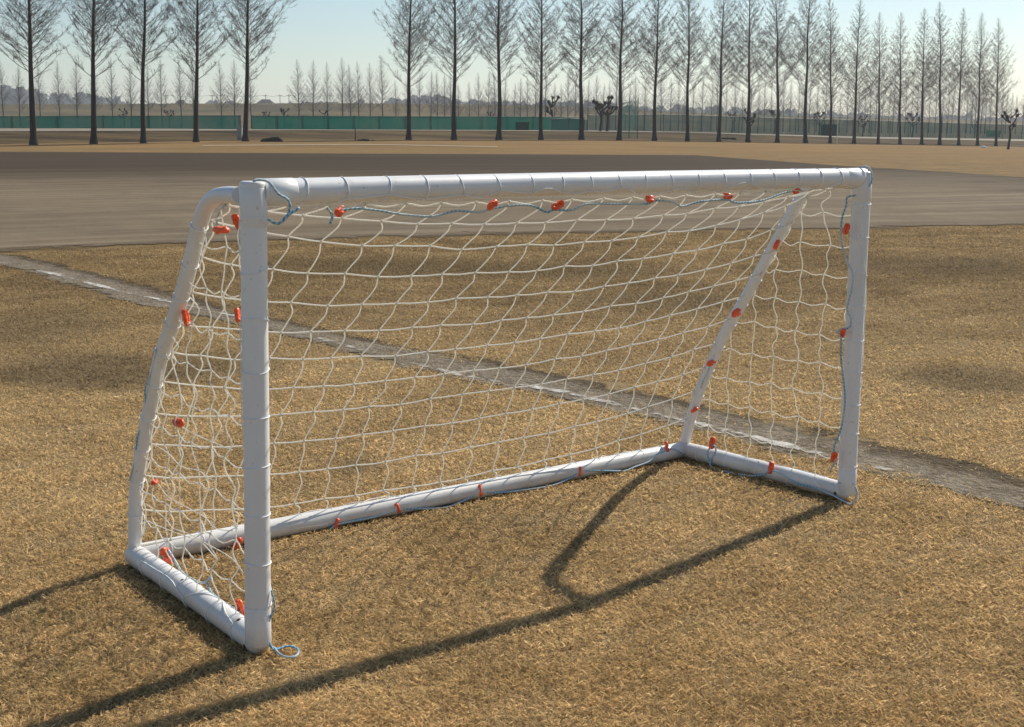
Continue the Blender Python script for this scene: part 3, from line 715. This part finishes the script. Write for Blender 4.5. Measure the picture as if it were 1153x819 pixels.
bolt_at(945.5, 557, FRb, BRb, Rt, sbar_r, .0065); bolt_at(858, 522, FRb, BRb, Rt, sbar_r, .0055)

# ------------------------------------------------------------------ bare conical trees
def make_tree_meshes(seed, H=16.0, far=False):
    rnd = random.Random(seed); tk = MB(); cw = MB()
    rb = .175
    lean = (rnd.gauss(0, .1), rnd.gauss(0, .1))
    def axis(z): f = z/H; return V3((lean[0]*f*f*2+.04*math.sin(z*.9+seed), lean[1]*f*f*2+.04*math.cos(z*.7+seed), z))
    hs = [0, .15, .5, 1.2, 2.5, 4.5, 7, 9.5, 12, 14, 15.3, H]
    rs = [rb*1.9, rb*1.45, rb*1.1, rb*.98, rb*.86, rb*.70, rb*.52, rb*.36, rb*.22, rb*.12, rb*.06, .006]
    tk.tube([axis(z) if z else axis(0)-V3((0, 0, .6)) for z in hs], rs, 10)
    nbr = 110 if far else 150
    for i in range(nbr):
        f = (i+rnd.random())/nbr; z = 3.6+(H-3.8)*f**.92
        if z < 4.6 and rnd.random() < .35: continue
        az = i*2.39996+rnd.gauss(0, .4)
        # crown outline: widest about a third of the way up, narrow pointed top
        g = (z-3.4)/(H-3.4); out = (3.25*(1-g)**.95*min(1, .62+g*3.0))*rnd.uniform(.66, 1.12)+.06
        rise = out*rnd.uniform(.75, 1.15)*(1.0+.5*g); curl = rnd.uniform(.1, .45)*out*.4
        p0 = axis(z); d = V3((math.cos(az), math.sin(az), 0)); tan = V3((-d.y, d.x, 0)); w_ = rnd.gauss(0, .12)*out
        def bp(t): return p0+d*(out*t)+UP*(rise*(.75*t+.25*t*t)-curl*math.sin(t*math.pi)*.35)+tan*(w_*math.sin(t*2.6))
        r0 = (.022*(1-g*.72)+.006)*(1.5 if far else 1)
        T = [0, .25, .5, .75, 1]; cw.tube([bp(t) for t in T], [r0*q for q in (1, .75, .52, .32, .14)], 3, caps=False)
        ns_ = int(3+out*(5.0 if far else 6.0)) 
        for k_ in range(ns_):
            t = rnd.uniform(.15, .98); b = bp(t); l2 = rnd.uniform(.35, 1.0)*(.34*out+.07)*(1.15-t*.5)
            dd = (d*rnd.uniform(.1, 1)+tan*rnd.choice((-1, 1))*rnd.uniform(.35, 1.1)+UP*rnd.uniform(.1, .95)); dd.normalize()
            m_ = b+dd*l2*.5-UP*l2*.04; e_ = b+dd*l2+UP*l2*.12
            rr = .0082*(1-.35*g)*(2.6 if far else 1)
            cw.tube([b, m_, e_], [rr, rr*.75, rr*.35], 3, caps=False)
            if not far:
                for q in range(rnd.randint(4, 8)):
                    t2 = rnd.uniform(.2, 1); s0 = b.lerp(e_, t2); d3 = (dd+V3((rnd.gauss(0, .7), rnd.gauss(0, .7), rnd.gauss(.15, .5)))).normalized(); l3 = l2*rnd.uniform(.25, .6)
                    cw.tube([s0, s0+d3*l3], [.0062, .0036], 3, caps=False)
    return tk.mesh('trunk'), cw.mesh('crown')
for_mats = []
def variants(seeds, far, m1, m2):
    out = []
    for s in seeds:
        a, b = make_tree_meshes(s, far=far); a.materials.append(m1); b.materials.append(m2); a.polygons.foreach_set('use_smooth', [True]*len(a.polygons)); out.append((a, b))
    return out
VN = variants([1, 2, 3, 4, 5, 6], False, m_bark, m_twig); VF = variants([11, 12, 13, 14], True, m_bark, m_twigfar)
def plant_tree(p, h, rz, var, label, group, wide=1.0, tilt=0.0):
    o = thing('bare_tree', p, label, 'tree', group); s = h/16.0; o.scale = (s*wide, s*wide, s); o.rotation_euler = Matrix.Rotation(tilt, 3, 'Y').to_4x4().to_3x3().__matmul__(Matrix.Rotation(rz, 3, 'Z')).to_euler()
    for n_, m_ in zip(('trunk', 'crown'), var):
        c_ = bpy.data.objects.new(n_, m_); COL.objects.link(c_); c_.parent = o
    return o
ORD = ['first', 'second', 'third', 'fourth', 'fifth', 'sixth', 'seventh', 'eighth', 'ninth', 'tenth', 'eleventh', 'twelfth', 'thirteenth', 'fourteenth', 'fifteenth', 'sixteenth', 'seventeenth', 'eighteenth', 'nineteenth', 'twentieth', 'last']
LEFT = [37, 105, 161, 221, 277]; MID = [459.8, 511, 562, 609, 654, 697, 736.6, 773.5, 809.5, 842.5, 875.5, 906.5, 935, 962, 989, 1013, 1037.5, 1058, 1079, 1100.6, 1121]
rt = random.Random(5)
TOPS = {962: -4, 989: 13, 1013: 13, 1037.5: 8, 1058: 1, 1079: 8, 1100.6: 13, 1121: 19, 935: -10}
for side, lst in (('left', LEFT), ('right', MID)):
    for i, u in enumerate(lst):
        D = float(Dtree(u)); x = at(u, interp(V_tree, u), D); p = V3((x.x, x.y, tz(x.x, x.y)))
        if u in TOPS: h = at(u, TOPS[u], D).z-p.z
        else: h = rt.uniform(16.2, 18.4)
        if side == 'left': lab = 'tall bare conical tree, %s from the left edge of the photo' % ORD[i]
        else: lab = 'tall bare conical tree, %s one right of the open sky gap' % (ORD[i] if i < 20 else 'last')
        plant_tree(p, h, rt.uniform(0, 6.28), VN[(i*5+(2 if side == 'left' else 0)) % 6 if rt.random() < .7 else rt.randrange(6)], lab, 'near row of bare conical trees', rt.uniform(.9, 1.08)*(1.0 if u < 900 else .95), -(u-620)/540*.050+rt.gauss(0, .006))
# far rows
def far_tree(u, D, top, lab, grp):
    x = at(u, 142, D); z = tz(x.x, x.y); h = at(u, top, D).z-z
    plant_tree((x.x, x.y, z), h, rt.uniform(0, 6.28), VF[rt.randrange(4)], lab, grp, rt.uniform(.85, 1.1))
for u in [3, 24, 47, 67, 87, 109, 128, 148, 167, 183, 249, 266, 284, 220, 205]:
    far_tree(u+rt.uniform(-1.5, 1.5), 255+rt.uniform(-5, 5), rt.uniform(62, 72), 'small hazy bare tree in the far row left of the sky gap', 'far bare trees on the left')
for u, tp in ((337, 66), (353, 67), (369, 69), (386, 64), (395, 72), (404, 69), (417, 70), (431, 62)):
    far_tree(u, 265, tp, 'small hazy bare tree in the far row within the sky gap', 'far bare trees in the sky gap')
u = 446
while u < 1165:
    f = (u-446)/720; D = 275+f*75+rt.uniform(-8, 25)
    far_tree(u, D, rt.uniform(74, 92)+f*16, 'small hazy bare tree in the far row right of the sky gap', 'far bare trees on the right')
    u += (10.5-4.5*f)*rt.uniform(.7, 1.3)

# ------------------------------------------------------------------ pollarded trees
def pollard(u, D, vb, vt, label, width=1.0, seed=0, cols=1):
    rnd = random.Random(seed); x = at(u, vb, D); z = tz(x.x, x.y); h = at(u, vt, D).z-z
    o = thing('pollard_tree', (x.x, x.y, z), label, 'tree', 'pollarded trees')
    t = MB(); t.tube([(0, 0, -.3), (0, 0, .1), (.03*h, 0, h*.35), (0, .02, h*.6)], [h*.055*width, h*.045*width, h*.036*width, h*.040*width], 8)
    c_ = MB()
    for k_ in range(7):
        az = k_*2.4+rnd.random(); l = h*rnd.uniform(.16, .3)*width; zz = h*(.45+.11*rnd.randint(0, 3)); top = V3((math.cos(az)*l, math.sin(az)*l*.8, min(zz+l*rnd.uniform(.7, 1.5), h*.95)))
        c_.tube([(0, 0, zz), (top.x*.6, top.y*.6, zz+(top.z-zz)*.4), top], [h*.03*width, h*.022*width, h*.02*width], 6)
        c_.ball(top, h*.055*width, 7, 5, jit=.25)
        for q in range(5):
            dd = V3((rnd.gauss(0, .6), rnd.gauss(0, .6), rnd.uniform(.3, 1))).normalized(); c_.tube([top, top+dd*h*.085], [h*.012, h*.004], 3)
    for nme, mb in (('trunk', t), ('crown', c_)):
        ob = bpy.data.objects.new(nme, mb.mesh(nme)); ob.data.materials.append(m_bark); COL.objects.link(ob); ob.parent = o
pollard(676, 140, 147.5, 109, 'dark knobbly pollarded tree, left one of the close pair beyond the path', .95, 1)
pollard(683.5, 141, 147.5, 108, 'dark knobbly pollarded tree, right one of the close pair beyond the path', .95, 2)
pollard(621, 150, 146, 108, 'slim pollarded tree with two upright arms left of the close pair', .8, 3)
pollard(824, 165, 150, 126, 'small pollarded tree seen between trunks left of the thick knobbly trunk', .8, 4)
pollard(872, 165, 152, 124, 'small pollarded tree just left of the near trunk in the right part', .9, 5)
pollard(922, 170, 153, 126, 'small pollarded tree beside the dark green box', .9, 6)
pollard(971, 170, 155, 130, 'small Y-shaped pollarded tree right of the thin white pole', .8, 7)
pollard(1027, 180, 156, 127, 'small pollarded tree with spread arms in the right part of the row', .9, 8)
pollard(1097, 190, 157, 136, 'small pollarded tree left of the green board', .8, 9)
pollard(1135, 118, 170, 123, 'thick knobbly pollarded tree standing in front of the row at the right edge', .75, 10)
pollard(843, 128, 161.5, 122, 'knobbly stump-like pollarded tree tight beside a near trunk', .7, 12)
for i_, u in enumerate((140, 191, 300, 320, 365, 552)):
    pollard(u, 172, 146, 122+(i_ % 3)*2, 'stunted dark pollard tree poking over the green screen fence', .9, 20+i_)

# ------------------------------------------------------------------ fences
def fence(name, label, u0, u1, D, vt, m, step, post_m=None, vb=None, post_r=.035, extra_top=0):
    """posts and a stretched sheet that follows the ground"""
    n = max(2, int(abs(at(u1, 145, D(u1)).x-at(u0, 145, D(u0)).x)/step)); pts = []
    for i in range(n+1):
        u = u0+(u1-u0)*i/n; d = D(u); x = at(u, 145, d); z = tz(x.x, x.y); zt = at(u, float(np.interp(u, *zip(*vt))), d).z; pts.append((V3((x.x, x.y, z)), V3((x.x, x.y, zt))))
    o = thing(name, pts[0][0], label, 'fence')
    def put(mb, nme, mm):
        ob = mb.build(nme, mm); ob.parent = o; ob.matrix_parent_inverse = Matrix.Translation(-V3(o.location))
    pan = MB()
    for (a, b), (c_, d_) in zip(pts, pts[1:]):
        vs = []
        for t in (0, .5, 1):
            sag = -.05*math.sin(math.pi*t)
            p = a.lerp(c_, t); q = b.lerp(d_, t)+UP*sag; vs += [p+UP*.02, q]
        pan.add(vs, [(0, 2, 3, 1), (2, 4, 5, 3)])
    put(pan, 'screen', m)
    for a, b in pts:
        mb = MB(); mb.tube([a-UP*.2+V3((0, .04, 0)), b+UP*(.05+extra_top)+V3((0, .04, 0))], post_r, 6); put(mb, 'post', post_m or m_postg)
    rl = MB(); rl.tube([b+V3((0, .04, -.02)) for a, b in pts], .02, 4); put(rl, 'rail', post_m or m_postg)
    return o
Df = lambda u: float(Dtree(min(max(u, -200), 1350)))+30
fence('screen_fence', 'green windbreak screen fence behind the five left trees', -140, 271, lambda u: Df(u)+3, [(-140, 130), (20, 131), (271, 130)], m_screen2, 3.2)
fence('screen_fence', 'bright green windbreak screen fence under the open sky gap and middle trees', 284, 658, Df, [(284, 130.5), (600, 131.5), (658, 132.5)], m_screen, 2.4)
fence('net_fence', 'thin blue-green net fence running behind the right half of the tree row', 662, 1300, Df, [(662, 130), (753, 129), (950, 135), (1153, 141), (1300, 144)], m_link, 3.0)
fence('tall_net_fence', 'tall narrow green ball-stop net right of the knobbly tree pair', 699, 718, lambda u: 125., [(699, 116), (718, 114)], m_link2, 1.2, extra_top=.3)
fence('wire_fence', 'sagging white-topped wire fence in front of the screen between middle trunks', 640-20, 662, lambda u: Df(u)-5, [(620, 134), (640, 133), (662, 134.5)], m_link, 1.6, m_grey)

# ------------------------------------------------------------------ small things in the field
def heap(name, u, D, vb, w, h, label, cat, m, seed):
    rnd = random.Random(seed); x = at(u, vb, D); z = tz(x.x, x.y); mb = MB()
    for i in range(12):
        t = rnd.uniform(-1, 1); mb.ball((x.x+t*w/2, x.y+rnd.uniform(-.3, .3), z+h*.3*(1-abs(t))), h*rnd.uniform(.35, .6), 8, 6, (1.5, 1.1, .7), .2)
    o = mb.build(name, m); tag(o, label, cat)
heap('debris_heap', 307, 96, 155.5, 1.15, .5, 'low dark heap of debris on the grass below the sky gap', 'heap', m_dark, 1)
heap('debris_heap', 411, 100, 152.5, 1.1, .22, 'flat dark pile beside a short stake right of the larger heap', 'heap', m_dark, 2)
heap('debris_heap', 820, 134, 158, 1.8, .30, 'flattish dark brush pile between two near trunks', 'heap', m_dark, 3)
heap('litter_bag', 1107, 135, 164, .45, .25, 'small white bag of litter on the grass near the right tree', 'bag', m_white, 4)
def boxthing(name, u, D, vb, vt, wpx, depth, m, label, cat, legs=False):
    a = at(u, vb, D); z = tz(a.x, a.y); zt = at(u, vt, D).z; w_ = wpx/F*D*1.045; o = thing(name, (a.x, a.y, z), label, cat)
    lo = .25 if legs else .02; h = zt-z
    def put(mb, n_, mm):
        ob = mb.build(n_, mm); ob.parent = o
    b = MB(); b.box((0, 0, lo+(h-lo)/2), (w_, depth, h-lo)); put(b, 'panel' if legs else 'body', m)
    if legs:
        for s in (-1, 1):
            q = MB(); q.tube([(s*w_*.42, depth*.8, -.1), (s*w_*.42, depth*.8, h)], .05, 6); put(q, 'leg', m_grey)
    else:
        q = MB(); q.box((0, 0, h+.04), (w_*1.06, depth*1.08, .08)); put(q, 'lid', m)
        for s in (-1, 1):
            q = MB(); q.box((s*w_*.3, -depth/2-.02, h*.5), (.06, .04, h*.8)); put(q, 'rib', m)
boxthing('storage_bin', 588, Df(588)-2.5, 147.5, 138.5, 14, 1.0, m_box, 'dark green storage bin against the green screen between trunks', 'bin')
boxthing('storage_bin', 933, Df(933)-3, 155, 141, 15, 1.2, m_box, 'dark green storage bin in front of the net fence behind a near trunk', 'bin')
boxthing('sign_board', 1118, Df(1118)-3, 156, 147, 15, .08, m_board, 'bright green board on two legs by the net fence at far right', 'board', True)
boxthing('utility_cabinet', 270, 100, 150.5, 145, 5, .3, m_grey, 'small pale grey cabinet just left of the fifth trunk', 'cabinet')
a = at(942, 165, 128); z = tz(a.x, a.y); o = thing('thin_pole', (a.x, a.y, z), 'thin white pole standing in front of the near tree row', 'pole')
mb = MB(); mb.tube([(0, 0, -.2), (0, 0, at(942, 122, 128).z-z)], [.03, .025], 6); ob = mb.build('shaft', m_white); ob.parent = o
mb = MB(); mb.ball((0, 0, at(942, 122, 128).z-z), .05); ob = mb.build('cap', m_white); ob.parent = o
a = at(400, 148, 102); z = tz(a.x, a.y); mb = MB(); mb.tube([(a.x, a.y, z-.2), (a.x, a.y, z+.9)], [.04, .03], 6); tag(mb.build('wooden_stake', m_bark), 'short wooden stake beside the flat dark pile', 'stake')

# ------------------------------------------------------------------ beyond the levee
rf = random.Random(21)
mb = MB()
prof = [(-300, 108), (-50, 104), (0, 100), (30, 98), (60, 105), (95, 104), (125, 109), (150, 116), (260, 117), (420, 116), (470, 111), (560, 114.5), (640, 115.5), (720, 121), (790, 123), (860, 127), (960, 131), (1080, 134), (1200, 136), (1500, 138)]
u = -300
while u < 1500:
    D = 1250+rf.uniform(-50, 110); top = float(np.interp(u, *zip(*prof)))+rf.uniform(-2, 4); x = at(u, 140, D); zt = at(u, top, D).z
    for q in range(11):
        zz = zt*rf.uniform(.3, .92); mb.ball((x.x+rf.gauss(0, 6), x.y+rf.gauss(0, 10), zz), rf.uniform(1.5, 4.2), 6, 5, (1.2, 1, 1.1), .35)
    u += rf.uniform(3, 6)
tag(mb.build('distant_wood', m_wood), 'hazy band of distant woodland beyond the grassy bank', 'woodland', kind='stuff')
def house(u, D, vt, wpx, label):
    x = at(u, 140, D); h = at(u, vt, D).z; w_ = wpx/F*D; o = thing('distant_house', (x.x, x.y, 0), label, 'house')
    b = MB(); b.box((0, 0, h*.38), (w_, 9, h*.76)); ob = b.build('wall', m_wall); ob.parent = o
    r_ = MB(); r_.add([(-w_*.58, -5.5, h*.74), (w_*.58, -5.5, h*.74), (w_*.58, 5.5, h*.74), (-w_*.58, 5.5, h*.74), (-w_*.2, 0, h), (w_*.2, 0, h)], [(0, 1, 5, 4), (1, 2, 5), (2, 3, 4, 5), (3, 0, 4), (0, 3, 2, 1)]); ob = r_.build('roof', m_roof); ob.parent = o
    for s in (-.3, 0, .3):
        q = MB(); q.box((s*w_, -4.52, h*.6), (1.2, .1, 1.1)); ob = q.build('window', m_roof); ob.parent = o
house(205, 520, 112.5, 13, 'small house with dark hipped roof peeping over the bank near the fourth trunk')
house(300, 520, 112, 22, 'wide dark roofed house peeping over the bank in the sky gap')
house(862, 520, 123, 16, 'dark roofed house beyond the bank behind the right hand trees')
PT = []
for i, u in enumerate((188, 240, 300, 316, 326, 372)):
    D = 500; x = at(u, 140, D); zt = at(u, 106.5, D).z; o = thing('utility_pole', (x.x, x.y, 0), 'thin distant utility pole on the skyline beyond the bank, number'.replace(', number', '')+' in the left half', 'utility pole', 'distant utility poles')
    b = MB(); b.tube([(0, 0, 0), (0, 0, zt)], [.18, .12], 6); ob = b.build('shaft', m_grey); ob.parent = o
    b = MB(); b.box((0, 0, zt-.5), (2.2, .15, .15)); ob = b.build('crossarm', m_grey); ob.parent = o
    PT.append(V3((x.x, x.y-.2, zt-.4)))
mb = MB()
for a, b in zip(PT, PT[1:]): mb.tube([a, a.lerp(b, .5)-UP*.4, b], .035, 4)
tag(mb.build('power_line', m_dark), 'thin overhead wire strung between the distant utility poles', 'wire')

# ------------------------------------------------------------------ haze
mh = bpy.data.materials.new('haze'); mh.use_nodes = True; t = mh.node_tree; t.nodes.clear()
out = t.nodes.new('ShaderNodeOutputMaterial'); pv = t.nodes.new('ShaderNodeVolumePrincipled')
pv.inputs['Color'].default_value = (.86, .93, 1, 1); pv.inputs['Density'].default_value = .0003; pv.inputs['Anisotropy'].default_value = .3
t.links.new(pv.outputs[0], out.inputs['Volume'])
mb = MB(); mb.box((0, 700, 25), (4040, 2680, 54)); hz = mb.build('haze', mh); tag(hz, kind='stuff')
